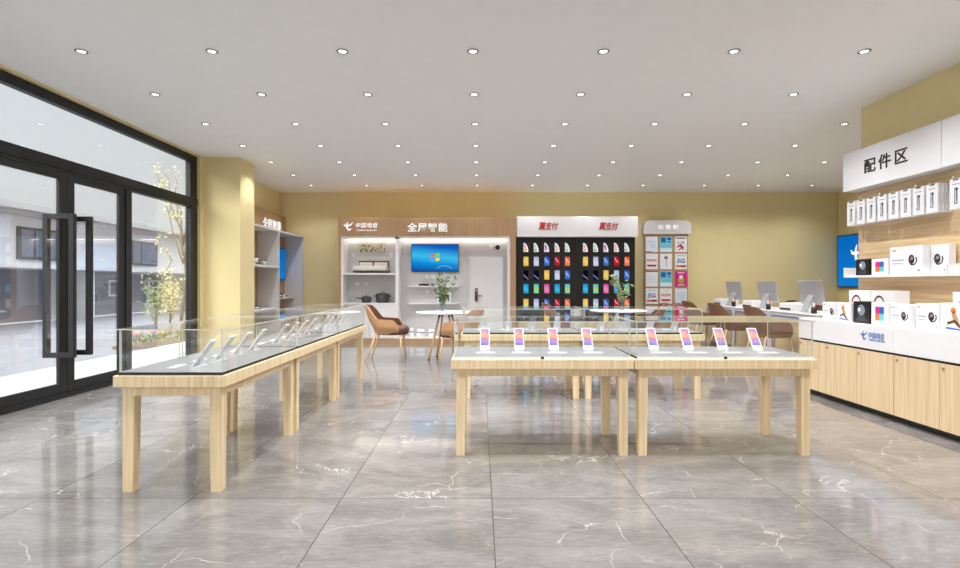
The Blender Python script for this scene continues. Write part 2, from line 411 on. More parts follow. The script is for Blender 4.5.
for k in range(-2, 7):
    y = 3.776 + .857 * k
    rn = ('%s row from the camera' % ORD[k]) if k >= 0 else '%s row out of view overhead' % ORD[-k - 1]
    for j in range(-3, 4):
        downlight(-.05 + .924 * j, y, 'recessed downlight, %s from the shop front, %s' % (ORD[j + 3], rn))
    if k >= 2:
        for q in range(3):
            downlight(3.75 + .9 * q, y, 'recessed downlight, %s past the accessory wall, %s' % (ORD[q], rn))

# ------------------------------------------------------------------ display tables with glass cases
def make_table():
    t = thing('display_table', '', 'display table')
    MB().box(-.528, .528, -.2645, .2645, .508, .563, 'oak').build('tabletop', t, bevel=.002)
    m = MB(); m.box(-.45, .45, -.236, -.214, .463, .508, 'oak').box(-.45, .45, .214, .236, .463, .508, 'oak')
    m.box(-.5, -.478, -.19, .19, .463, .508, 'oak').box(.478, .5, -.19, .19, .463, .508, 'oak'); m.build('apron', t)
    for sx in (-1, 1):
        for sy in (-1, 1):
            X0, Y0 = .5 * sx, .236 * sy
            a, b = sorted((X0, X0 - .049 * sx)); c, d = sorted((Y0, Y0 - .049 * sy))
            a2, b2 = sorted((X0, X0 - .056 * sx)); c2, d2 = sorted((Y0, Y0 - .056 * sy))
            MB().box(a, b, c, d, 0, .508, 'oak', top=(a2, b2, c2, d2)).build('leg', t)
    # glass case
    g = MB().box(-.513, .513, -.2495, .2495, .563, .578, ['black', 'deck_grey', 'white', 'black', 'black', 'black']).build('glass_case', t, fixn=False)
    T = .006
    def pane(x0, x1, y0, y1, z0, z1):
        dims = (x1 - x0, y1 - y0, z1 - z0); k = dims.index(min(dims))
        big = {0: (3, 5), 1: (2, 4), 2: (0, 1)}[k]
        MB().box(x0, x1, y0, y1, z0, z1, ['case_glass' if i in big else 'glass_edge' for i in range(6)]).build('pane', g, fixn=False)
    pane(-.513, -.003, -.2495, -.2495 + T, .5785, .779); pane(-.023, .513, -.2425, -.2425 + T, .5785, .779)
    pane(-.513, .513, .2495 - T, .2495, .5785, .779)
    pane(-.513, -.513 + T, -.235, .243, .5785, .779); pane(.513 - T, .513, -.235, .243, .5785, .779)
    pane(-.515, .515, -.265, .2505, .7795, .7845)
    l = MB().disc('S', (0, -.2495, .571), .010, 0, .006, 'dark_grey', 14).box(-.003, .003, -.256, -.254, .545, .565, 'chrome').build('lock', g)
    return t
def make_phone():
    t = thing('display_phone', '', 'phone')
    MB().box(-.028, .028, -.010, .05, 0, .004, 'white_gloss').build('stand_foot', t, bevel=.001)
    a = math.atan2(.09, .128); Mx = Matrix.Translation((0, 0, .008)) @ Matrix.Rotation(-a, 4, 'X')
    m = MB(); m.M = Mx; m.box(-.031, .031, 0, .009, 0, .156, 'white_gloss'); m.build('phone_body', t, bevel=.002)
    m = MB(); m.M = Mx; m.box(-.0255, .0255, -.001, .0, .026, .148, 'phone_ui'); m.build('screen', t)
    m = MB(); m.box(-.012, .012, .03, .042, .005, .045, 'white_gloss'); m.build('stand_strut', t)
    return t
def make_card():
    t = MB().box(-.058, .058, -.016, .016, 0, .003, 'white').box(-.056, -.044, -.012, -.004, .003, .0035, 'teal').box(.044, .056, -.012, -.004, .003, .0035, 'teal').build('price_card')
    return t
TAB = make_table(); PHO = make_phone(); CARD = make_card()
tag(CARD, '', 'price card')
rows = []
for i in range(3): rows.append((-1.4805, 2.533 + .5285 + 1.057 * i, -PI / 2, ['nearest window table', 'middle window table', 'farthest window table'][i]))
for i in range(2): rows.append((.3615 + 1.062 * i, 3.343, 0, ['front left table', 'front right table'][i]))
for i in range(2): rows.append((.3615 + 1.057 * i, 4.875, PI, ['second row left table', 'second row right table'][i]))
for n, (x, y, rz, wh) in enumerate(rows):
    t = TAB if n == 0 else copy_tree(TAB)
    place(t, (x, y, 0), rz); t['label'] = 'light oak display table with glass case, the ' + wh; t['group'] = 'oak display tables with glass cases'
    for k in range(4):
        xx = -.33 + .22 * k + (.015 if n == 4 else 0)
        Mr = Matrix.Rotation(rz, 3, 'Z')
        p = Mr @ Vector((xx - (.02 if rz == -PI / 2 else 0), .012 if rz == -PI / 2 else .048, 0)); c = Mr @ Vector((xx + .003, -.072, 0))
        if rz == 0: od = '%s from the left' % ORD[k]
        elif rz < 0: od = '%s from the camera' % ORD[3 - k]
        else: od = '%s from the left' % ORD[3 - k]
        if rz < 0: od = od.replace('first from', 'nearest to')
        f = PHO if (n == 0 and k == 0) else copy_tree(PHO)
        place(f, (x + p.x, y + p.y, .578), rz); f['label'] = 'white phone on a stand, %s, in the %s case' % (od, wh); f['group'] = 'phones on stands in the glass cases'
        d = CARD if (n == 0 and k == 0) else copy_tree(CARD)
        place(d, (x + c.x, y + c.y, .578), rz); d['label'] = 'white price strip, %s, in the %s case' % (od, wh); d['group'] = 'price strips in the glass cases'

# ------------------------------------------------------------------ tub chairs
def make_chair(sh='tan_shell', li='brown_leather'):
    # faces +x; origin under the seat
    t = thing('tub_chair', '', 'chair')
    n = 36; A = 2.15
    def top(ph):
        a = abs(ph)
        if a < .55: return .73 - .015 * (a / .55) ** 2
        if a < 1.15: q = (a - .55) / .60; q = q * q * (3 - 2 * q); return .715 - .165 * q
        if a < 1.75: return .55 - .01 * (a - 1.15) / .6
        q = (a - 1.75) / (A - 1.75); return .54 - .10 * q * q
    def ring(ph, h, off):
        # h 0..1 from seat base to top; ph 0 = back
        zt = top(ph); z = .355 + (zt - .355) * h
        rx, ry = .215 + off, .235 + off
        lean = .33 * max(0, z - .42) * max(0, math.cos(ph)) + .10 * max(0, z - .42)*0
        base = .80 + .20 * min(1, h * 2.2)
        return (-(rx * base) * math.cos(ph) * 1.0 - lean + (.03 if math.cos(ph) < 0 else 0), ry * base * math.sin(ph) * (1 if abs(ph) < PI / 2 else .96), z)
    def surf(off, mat, hs):
        m = MB(); vs = []; fs = []
        for i in range(n + 1):
            ph = -A + 2 * A * i / n
            for h in hs: vs.append(ring(ph, h, off))
        k = len(hs)
        for i in range(n):
            for j in range(k - 1): fs.append((i * k + j, i * k + j + 1, (i + 1) * k + j + 1, (i + 1) * k + j))
        m.add(vs, fs, mat, True); return m
    hs = [i / 8 for i in range(9)]
    def solid(name, o1, o2, mat):
        m = MB(); vs = []; fs = []; k = len(hs)
        for off in (o1, o2):
            for i in range(n + 1):
                ph = -A + 2 * A * i / n
                for h in hs: vs.append(ring(ph, h, off))
        N1 = (n + 1) * k
        for s_ in (0, N1):
            for i in range(n):
                for j in range(k - 1): fs.append((s_ + i * k + j, s_ + i * k + j + 1, s_ + (i + 1) * k + j + 1, s_ + (i + 1) * k + j))
        for i in range(n):
            for j in (0, k - 1): fs.append((i * k + j, (i + 1) * k + j, N1 + (i + 1) * k + j, N1 + i * k + j))
        for i in (0, n):
            for j in range(k - 1): fs.append((i * k + j, i * k + j + 1, N1 + i * k + j + 1, N1 + i * k + j))
        m.add(vs, fs, mat, True); o = m.build(name, t)
        md = o.modifiers.new('edge', 'EDGE_SPLIT'); md.split_angle = 1.0
        return o
    solid('shell', .014, .0, sh); solid('lining', -.001, -.016, li)
    # seat cushion, rounded
    m = MB(); prof = [(.001, .345), (.19, .345), (.205, .365), (.21, .40), (.205, .43), (.185, .448), (.001, .455)]
    m.M = Matrix.Translation((.035, 0, 0)) @ Matrix.Diagonal((1.08, .98, 1, 1)); m.lathe((0, 0, 0), prof, 'brown_leather', 32); m.build('seat', t)
    for sx, sy, fx in ((-1, 1, -.27), (-1, -1, -.27), (1, 1, .19), (1, -1, .19)):
        m = MB(); m.tube([(.15 * sx if sx < 0 else .165, .13 * sy, .36), (fx, .19 * sy, 0.0)], [.012, .008], 'ash', 10); m.build('leg', t)
    return t
CH = make_chair(); CH2 = make_chair('brown_shell')
chairs = [
 (-1.19, 7.0, .0, 'tan tub chair with brown seat left of the round table, facing right'),
 (-.25, 6.6, 2.72, 'tan tub chair right of the round table before the home display cabinet'),
 (1.22, 7.75, .1, 'brown tub chair left of the round table before the black phone wall'),
 (2.42, 7.85, PI - .2, 'brown tub chair right of the round table before the black phone wall'),
 (3.60, 8.66, .15, 'brown tub chair before the farthest service desk'),
 (3.60, 7.66, .15, 'brown tub chair before the middle service desk'),
 (3.60, 6.62, .15, 'brown tub chair before the nearest service desk'),
 (5.0, 9.0, PI, 'brown staff chair behind the farthest service desk'),
 (5.05, 8.2, PI, 'brown staff chair behind the middle service desk'),
 (5.0, 7.0, PI, 'brown staff chair behind the nearest service desk')]
for i, (x, y, rz, lb) in enumerate(chairs):
    c = CH if i == 0 else CH2 if i == 2 else copy_tree(CH if i < 2 else CH2)
    place(c, (x, y, 0), rz); c['label'] = lb; c['group'] = 'tub chairs'

# ------------------------------------------------------------------ round tables, vases
def make_round():
    t = thing('round_table', '', 'table')
    MB().lathe((0, 0, 0), [(.001, .605), (.39, .608), (.4, .615), (.4, .622), (.395, .627), (.001, .627)], 'white', 48).build('tabletop', t)
    for k in range(4):
        a = .55 + k * PI / 2
        ca, sa = math.cos(a), math.sin(a)
        l = MB().tube([(.10 * ca, .10 * sa, .56), (.25 * ca, .25 * sa, .012)], [.013, .015], 'ash', 10).build('leg', t)
        MB().tube([(.085 * ca, .085 * sa, .607), (.10 * ca, .10 * sa, .56)], .014, 'dark_grey', 10).tube([(.25 * ca, .25 * sa, .012), (.2533 * ca, .2533 * sa, .0)], .016, 'black', 10).build('ferrule', l)
    return t
RT = make_round(); place(RT, (-.46, 7.15, 0)); RT['label'] = 'round white table on splayed wood legs before the home display cabinet'; RT['group'] = 'round white tables'
rt2 = copy_tree(RT, label='round white table on splayed wood legs before the black phone wall', loc=(1.97, 7.6, 0), rz=.3)
def leafset(m, p, d, size, mat):
    d = d.normalized(); s_ = d.cross(Vector((R.uniform(-1, 1), R.uniform(-1, 1), R.uniform(-.3, 1)))).normalized(); up = d.cross(s_)
    pts = [p, p + d * size * .35 + s_ * size * .2, p + d * size * .7 + s_ * size * .16 + up * size * .05, p + d * size, p + d * size * .7 - s_ * size * .16 + up * size * .05, p + d * size * .35 - s_ * size * .2]
    m.add([tuple(q) for q in pts], [(0, 1, 2), (0, 2, 3), (0, 3, 4), (0, 4, 5)], mat)
def make_vase(x, y, z, label, mat, seed):
    R.seed(seed)
    t = thing('vase_of_branches', label, 'vase', (x, y, z), 0)
    MB().lathe((0, 0, 0), [(.001, .001), (.036, .001), (.041, .02), (.041, .12), (.03, .16), (.018, .19), (.02, .215), (.017, .215), (.015, .19), (.027, .158), (.037, .12), (.037, .012), (.001, .012)], 'vase_glass', 24).build('vase', t)
    st = MB(); lf = MB()
    for k in range(9):
        a = R.uniform(0, 2 * PI); sp = R.uniform(.05, .2); h = R.uniform(.32, .47)
        pts = []
        for i in range(7):
            q = i / 6
            pts.append(Vector((math.cos(a) * sp * q ** 1.8, math.sin(a) * sp * q ** 1.8, .02 + h * q - .05 * sp * q * q)))
        st.tube([tuple(p) for p in pts], [.003 - .002 * i / 6 for i in range(7)], 'bark', 5)
        for i in range(2, 7):
            for _ in range(5):
                d = Vector((R.uniform(-1, 1), R.uniform(-1, 1), R.uniform(-.3, 1)))
                leafset(lf, pts[i] + Vector((0, 0, R.uniform(-.02, .02))), d, R.uniform(.034, .064), mat)
    st.build('stems', t); lf.build('leaves', t, fixn=False)
    return t
make_vase(-.50, 7.1, .627, 'clear glass vase with green leafy branches on the left round table', 'leaf_green', 3)
make_vase(1.99, 7.5, .627, 'clear glass vase with pale olive branches on the right round table', 'leaf_pale', 5)

# ------------------------------------------------------------------ logo mark
def logo(m, f, c, s, mat, w0, w1):
    m.stroke(f, c, [(-1 * s, .5 * s), (-.85 * s, .2 * s), (-.4 * s, .12 * s), (.2 * s, .22 * s), (.65 * s, .5 * s), (1 * s, .95 * s)], [.12 * s, .3 * s, .34 * s, .3 * s, .22 * s, .05 * s], w0, w1, mat)
    m.stroke(f, c, [(-.15 * s, 1 * s), (-.32 * s, .5 * s), (-.35 * s, .05 * s), (-.25 * s, -.4 * s), (.05 * s, -.8 * s), (.4 * s, -.75 * s), (.62 * s, -.4 * s)], [.1 * s, .26 * s, .3 * s, .36 * s, .36 * s, .26 * s, .06 * s], w0, w1, mat)

# ------------------------------------------------------------------ home display cabinet on the back wall
FY = 9.02; FS = 533.33 / FY
def fx(px, s=FS): return (px - 480) / s
def fz(py, s=FS): return 1 + (284 - py) / s
t = thing('display_cabinet', 'wide wood and white display cabinet with bed, television and door niches on the back wall', 'cabinet', (0, 0, 0))
XL, XR = fx(338), fx(516)
MB().box(XL, XR, FY, 9.59, fz(236.3), fz(218), 'wood_tan').build('header', t, bevel=.002)
MB().box(XL, fx(341), FY, 9.59, .075, fz(236.3), 'wood_tan').build('side_panel', t)
MB().box(fx(510), XR, FY, 9.59, .075, fz(236.3), 'wood_tan').build('side_panel', t)
MB().box(XL, XR, FY, 9.59, 0, .075, 'wood_tan').build('plinth', t)
BY = 9.34
m = MB(); zt, zb = fz(236.3), .075
m.box(fx(341), fx(343), FY + .005, BY, zb, zt, 'white').box(fx(395.3), fx(398.3), FY + .005, BY, zb, zt, 'white').box(fx(508), fx(510), FY + .005, BY, zb, zt, 'white')
m.box(fx(343), fx(508), FY + .005, FY + .04, fz(239), zt, 'white').box(fx(343), fx(508), FY + .10, BY, zt - .02, zt, 'white')
m.build('inner_frame', t)
MB().box(fx(341), fx(510), BY, 9.58, zb, zt, 'laminate_grey').build('back_panel', t)
MB().box(fx(343.01), fx(395.3), FY + .01, BY, fz(274.6), fz(273), 'white').build('shelf', t)
MB().box(fx(343.01), fx(395.3), FY + .01, BY, fz(304.8), fz(303), 'white').build('shelf', t)
for a, b in ((343.2, 369), (369.4, 395.2)):
    d = MB().box(fx(a), fx(b), FY + .012, FY + .035, zb + .005, fz(305), 'white').build('door', t, bevel=.001)
MB().box(fx(398.3), fx(508), FY + .02, BY, zb, zb + .02, 'white').build('floor_board', t)
for y in (286.5, 304.0):
    MB().box(fx(407), fx(459), 9.20, BY, fz(y + .7), fz(y - .7), 'white_gloss').build('shelf', t)
m = MB().box(fx(344), fx(394.8), BY - .05, BY - .02, zt - .030, zt - .021, 'led').box(fx(399), fx(507.5), BY - .05, BY - .02, zt - .030, zt - .021, 'led'); m.build('light_strip', t)
m = MB(); c = (0, FY, 0)
logo(m, 'S', (fx(348.5), FY, fz(226.5)), .075, 'letter_white', 0, .012); m.build('emblem', t); m = MB()
m.text('S', (fx(366.8), FY, fz(225.3)), '中国电信', .375, .085, 'letter_white', .008, bold=.008, shear=.15, space=1.1)
m.text('S', (fx(367), FY, fz(230.3)), 'CHINA TELECOM', .33, .025, 'letter_white', .008)
m.build('lettering', t)
MB().text('S', (fx(427.5), FY, fz(227.3)), '全屋智能', .68, .152, 'letter_white', .008, bold=.014, space=1.08).build('lettering', t)
# television
BS = 533.33 / 9.30
t = thing('television', 'flat television with blue desktop picture on the cabinet back panel', 'television', (fx(435, BS), 9.30, fz(257.8, BS)))
tw, th = 47.4 / BS / 2, 27.6 / BS / 2
MB().box(-tw, tw, 0, .038, -th, th, 'black').build('casing', t, bevel=.002)
sc = MB().box(-tw + .008, tw - .008, -.002, 0, -th + .012, th - .008, 'tv_sky').build('screen', t)
m = MB()
for (u, v, mt) in ((-1, 1, 'win_red'), (1, 1, 'win_green'), (-1, -1, 'win_blue'), (1, -1, 'win_yellow')):
    a = .012; b = .078
    pts = [(u * a, v * a), (u * b, v * a * 1 + .008 * u), (u * b, v * b * .85 + .014 * u), (u * a, v * b * .85)]
    m.prism('S', (0, -.002, .005), pts, 0, .002, mt)
m.arc('S', (.16, -.002, -.36), .22, .9, 2.2, .003, 0, .001, 'logo_white')
m.build('desktop_logo', sc)
# things in the niches
def small(name, label, cat, mb, bevel=0, group=None): return tag(mb.build(name, None, bevel), label, cat, group)
def wallsock(px, py, lb, w=.033):
    m = MB().box(fx(px, BS) - w, fx(px, BS) + w, BY - .014, BY, fz(py, BS) - w, fz(py, BS) + w, 'white_gloss')
    m.box(fx(px, BS) - w * .5, fx(px, BS) + w * .5, BY - .018, BY - .014, fz(py, BS) - w * .5, fz(py, BS) + w * .5, 'white')
    return small('wall_switch', lb, 'switch', m, .003, 'white switches on the cabinet back panel')
wallsock(353, 255, 'square white switch left of the small bed display'); wallsock(391, 255, 'square white switch right of the small bed display')
wallsock(427, 277, 'left white square switch under the television'); wallsock(433.2, 277, 'right white square switch under the television')
wallsock(427, 292, 'square white switch between the two thin shelves'); wallsock(491, 247.3, 'white square sensor above the demonstration door')
for px, lb in ((357, 'left round white sensor above the saucepan'), (366, 'right round white sensor above the saucepan')):
    small('round_sensor', lb, 'sensor', MB().disc('S', (fx(px, BS), BY, fz(284, BS)), .038, 0, .03, 'white_gloss', 24).disc('S', (fx(px, BS), BY - .03, fz(284, BS)), .022, 0, .006, 'white', 20), .004, 'round sensors above the pots')
small('dome_camera', 'small black round camera above the demonstration door', 'camera', MB().disc('S', (fx(497.6, BS), BY, fz(247.3, BS)), .04, 0, .02, 'black', 24).disc('S', (fx(497.6, BS), BY - .02, fz(247.3, BS)), .025, 0, .02, 'black', 20))
# art print
t = thing('framed_print', 'small landscape picture of foliage above the toy bed', 'picture', (fx(372, BS), BY, fz(247.2, BS)))
MB().box(-.232, .232, -.012, 0, -.088, .088, 'sheet_pale').build('canvas', t)
R.seed(4); m = MB()
for k in range(70):
    x = R.uniform(-.21, .21); z = -.075 + R.random() ** 1.5 * .12; s_ = R.uniform(.006, .018)
    m.disc('S', (x, -.012, z), s_, 0, .001 + .0002 * k / 70, R.choice(['leaf_green', 'dark_grey', 'leaf_pale', 'leaf_green', 'yellow']), 6)
m.build('foliage_pattern', t)
# toy bed
bx_, bz_ = fx(370), fz(273)
t = thing('model_bed', 'model double bed with grey linen on the upper left shelf', 'model bed', (bx_, 9.2, bz_))
MB().box(-.255, .27, .105, .13, 0, .215, 'dark_grey').build('headboard', t, bevel=.004)
m = MB().box(-.30, .30, -.13, .105, .012, .04, 'dark_grey')
for a in (-.28, .27):
    for b in (-.12, .08): m.box(a, a + .012, b, b + .012, 0, .012, 'dark_grey')
m.build('bed_frame', t)
MB().box(-.29, .27, -.13, .10, .04, .10, 'linen').build('mattress', t, bevel=.012)
MB().box(-.31, .26, -.14, .03, .05, .122, 'linen').build('duvet', t, bevel=.014)
for a in (-.235, .02): MB().box(a, a + .235, .045, .09, .10, .19, 'linen').build('pillow', t, bevel=.018)
# pots
t = thing('saucepan', 'dark lidded saucepan with long handle on the lower left shelf', 'pan', (fx(364.5), 9.17, fz(303)))
MB().lathe((0, 0, 0), [(.001, 0), (.07, 0), (.078, .015), (.085, .09), (.078, .092), (.001, .092)], 'dark_grey', 28).build('pot_body', t)
MB().lathe((0, 0, 0), [(.001, .093), (.085, .093), (.06, .108), (.008, .112), (.006, .135), (.001, .137)], 'dark_grey', 28).build('lid', t)
MB().tube([(-.08, -.02, .075), (-.17, -.05, .085)], .010, 'dark_grey').build('handle', t)
t = thing('stock_pot', 'large dark lidded stock pot beside the saucepan', 'pot', (fx(380.8), 9.18, fz(303)))
MB().lathe((0, 0, 0), [(.001, 0), (.095, 0), (.105, .015), (.115, .14), (.11, .142), (.001, .142)], 'dark_grey', 28).build('pot_body', t)
MB().lathe((0, 0, 0), [(.001, .143), (.12, .143), (.118, .152), (.03, .165), (.001, .166)], 'dark_grey', 28).build('lid', t)
MB().tube([(-.03, 0, .163), (-.03, 0, .185), (.03, 0, .185), (.03, 0, .163)], .005, 'dark_grey').build('lid_handle', t)
for s_ in (-1, 1): MB().tube([(s_ * .105, 0, .11), (s_ * .145, 0, .115)], .010, 'dark_grey').build('side_handle', t)
# shelf gadgets
small('media_box', 'flat black media box on the upper thin shelf', 'media box', MB().box(fx(417.5), fx(427.8), 9.215, 9.31, fz(285.8), fz(283.7), 'black'), .002)
small('remote_hub', 'small black cube beside the media box on the thin shelf', 'gadget', MB().box(fx(430), fx(432.5), 9.23, 9.28, fz(285.8), fz(283.9), 'black'), .002)
t = thing('picture_frame', 'white framed black picture on the lower thin shelf', 'picture', (fx(444.2, BS), 9.26, fz(303.3, BS)))
m = MB().box(-.12, .12, -.01, .01, 0.0, .19, 'white').build('frame', t, bevel=.002)
m = MB().box(-.085, .085, -.012, -.01, .035, .155, 'black'); m.disc('S', (-.03, -.012, .09), .025, 0, .001, 'laminate_grey', 12).prism('S', (.03, -.012, .09), [(-.03, -.05), (.01, .04), (.045, -.05)], 0, .001, 'laminate_grey'); m.build('print', t)
# demonstration door
t = thing('demonstration_door', 'white demonstration door with bronze smart lock in the cabinet', 'door', (fx(486.6, BS), BY, zb + .02))
MB().box(-.29, .29, -.05, 0, 0, fz(257, BS) - zb - .02, 'white').build('door_leaf', t, bevel=.003)
MB().box(-.32, -.295, -.035, 0, 0, fz(256, BS) - zb - .02, 'white').build('door_frame', t)
k = MB().box(-.205, -.155, -.075, -.05, .60, .83, 'bronze').build('smart_lock', t, bevel=.006)
MB().tube([(-.18, -.075, .70), (-.18, -.105, .70), (-.08, -.105, .70)], .010, 'bronze').build('lever', k)
MB().disc('S', (-.18, -.075, .79), .014, 0, .004, 'silver', 16).box(-.195, -.165, -.077, -.075, .64, .68, 'black').build('keypad', k)
# white devices at the bottom of the bay
for px, w, h, lb in ((410.5, .07, .15, 'upright white device at the left foot of the television bay'), (419.5, .15, .13, 'squat white device in the middle foot of the television bay'), (430.5, .10, .13, 'white device at the right foot of the television bay')):
    t = thing('smart_device', lb, 'appliance', (fx(px), 9.2, zb + .02), 0, 'white devices at the foot of the television bay')
    MB().lathe((0, 0, 0), [(.001, 0), (w * .45, 0), (w * .5, .01), (w * .5, h * .8), (w * .42, h), (.001, h)], 'white_gloss', 24).build('housing', t)
    MB().lathe((0, 0, 0), [(w * .502, h * .5), (w * .508, h * .52), (w * .508, h * .58), (w * .502, h * .6)], 'dark_grey', 24).build('band', t)

# ------------------------------------------------------------------ black phone wall
PY = 9.2; PS = 533.33 / PY
t = thing('phone_wall', 'tall black phone display wall under a white sign box', 'display wall', (0, 0, 0))
MB().box(fx(517, PS), fx(576, PS), PY, 9.59, .37, fz(236.6, PS), 'black').build('display_panel', t)
MB().box(fx(576.2, PS), fx(635, PS), PY, 9.59, .37, fz(236.6, PS), 'black').build('display_panel', t)
MB().box(fx(517, PS), fx(635, PS), PY - .02, 9.59, 0, .37, 'oak_door').build('base', t, bevel=.003)
sg = MB().box(fx(516.6, 58.7), fx(638, 58.7), 9.09, 9.59, fz(236.8, 58.7), fz(216.4, 58.7), 'white').build('sign_box', t, bevel=.003)
for px in (548.4, 608.6): MB().text('S', (fx(px, 58.7), 9.09, fz(226, 58.7)), '翼支付', .33, .13, 'red_text', .006, bold=.012, shear=.25).build('lettering', sg)
cols = [525.9, 536.2, 546.6, 557.1, 567.3, 585.3, 595.6, 605.8, 616.3, 626.7]
rws = [247.3, 261.4, 275, 288.7, 303.5, 317.5]
pat = [['bloom', 'fern', 'dusk', 'bloom', 'fern'], ['gold', 'lilac', 'blue', 'red', 'orange'], ['night', 'night', 'gold', 'lilac', 'blue'], ['cyan', 'aqua', 'pink', 'cyan', 'aqua']]
pat += [pat[1], pat[2]]
words = {'bloom': 'orange and violet petal phone', 'fern': 'green and white leaf phone', 'dusk': 'violet petal phone', 'gold': 'yellow phone', 'lilac': 'silver grey phone', 'blue': 'blue phone', 'red': 'red phone', 'orange': 'orange phone', 'night': 'black phone with white streak', 'cyan': 'bright blue phone', 'aqua': 'turquoise and yellow phone', 'pink': 'pink phone'}
def make_wall_phone(kind):
    m = MB(); w, h = .045, .083
    m.box(-w, w, -.016, -.004, -h, h, 'black').box(-.012, .012, -.004, 0, -.02, .02, 'dark_grey')
    if kind in ('bloom', 'fern', 'dusk'):
        pts = [(-.042, -.08)] + [(-.042 + .082 * math.cos(a), -.08 + .155 * math.sin(a)) for a in [i * PI / 2 / 8 for i in range(9)]]
        m.prism('S', (0, -.016, 0), pts, 0, .002, 'logo_white')
        pts = [(-.036, -.07)] + [(-.036 + .055 * math.cos(a), -.07 + .125 * math.sin(a)) for a in [i * PI / 2 / 8 for i in range(9)]]
        m.prism('S', (0, -.018, 0), pts, 0, .001, 'scr_' + kind)
    else:
        m.box(-.042, .042, -.018, -.016, -.08, .08, 'scr_' + kind)
        if kind in ('blue', 'orange', 'red'): m.stroke('S', (0, -.018, 0), [(-.03, .07), (-.012, .02), (.03, -.02)], [.002, .009, .002], 0, .001, 'logo_white')
    return m.build('wall_phone')
proto = {}
for r_, py in enumerate(rws):
    for c_, px in enumerate(cols):
        k = pat[r_][c_ % 5]
        lb = '%s, %s column, %s row, %s half of the black phone wall' % (words[k], ORD[c_ % 5], ORD[r_], 'left' if c_ < 5 else 'right')
        if k not in proto: o = proto[k] = make_wall_phone(k)
        else: o = copy_tree(proto[k])
        place(o, (fx(px, PS), PY, fz(py, PS))); tag(o, lb, 'phone', 'phones mounted on the black wall')

# ------------------------------------------------------------------ notice board
NY = 9.5; NS = 533.33 / NY
t = thing('notice_board', 'tall wooden notice board with a rounded grey header', 'notice board', (0, 0, 0))
MB().box(fx(645, NS), fx(688, NS), NY, 9.58, 0, fz(233, NS), 'wood_tan').build('board', t, bevel=.003)
x0, x1, z0, z1 = fx(643, NS), fx(690.5, NS), fz(234, NS), fz(220.5, NS); rr = .11
pts = [(x0, z0), (x1, z0), (x1, z1 - rr)] + [(x1 - rr + rr * math.cos(a), z1 - rr + rr * math.sin(a)) for a in [i * PI / 16 for i in range(1, 8)]] + [(x1 - rr, z1), (x0 + rr, z1)] + [(x0 + rr - rr * math.sin(a), z1 - rr + rr * math.cos(a)) for a in [i * PI / 16 for i in range(1, 8)]] + [(x0, z1 - rr)]
hd = MB().prism('S', (0, NY, 0), pts, -.06, .03, 'laminate_grey').build('header', t)
MB().text('S', (fx(667.5, NS), NY - .03, fz(227, NS)), '公 告 栏', .36, .075, 'letter_white', .006, bold=.004).build('lettering', hd)
PX = [651.7, 665.9, 680.9]; PYs = [244.3, 261.5, 278.9, 296.1, 313.6]
kinds = [['lines', 'cyan', 'red'], ['red2', 'mic', '5g'], ['plain', 'cyan', 'pink'], ['5g', 'red2', 'lines'], ['plain', 'cyan', 'pink']]
kw = {'lines': 'pale blue notice with thin text lines', 'cyan': 'turquoise notice with dark blocks', 'red': 'white poster with navy heading', 'red2': 'white poster with red lettering', 'mic': 'white poster with a thin stalk', '5g': 'white poster reading 5G, orange bar', 'plain': 'white form with a navy top edge', 'pink': 'magenta poster with yellow badge'}
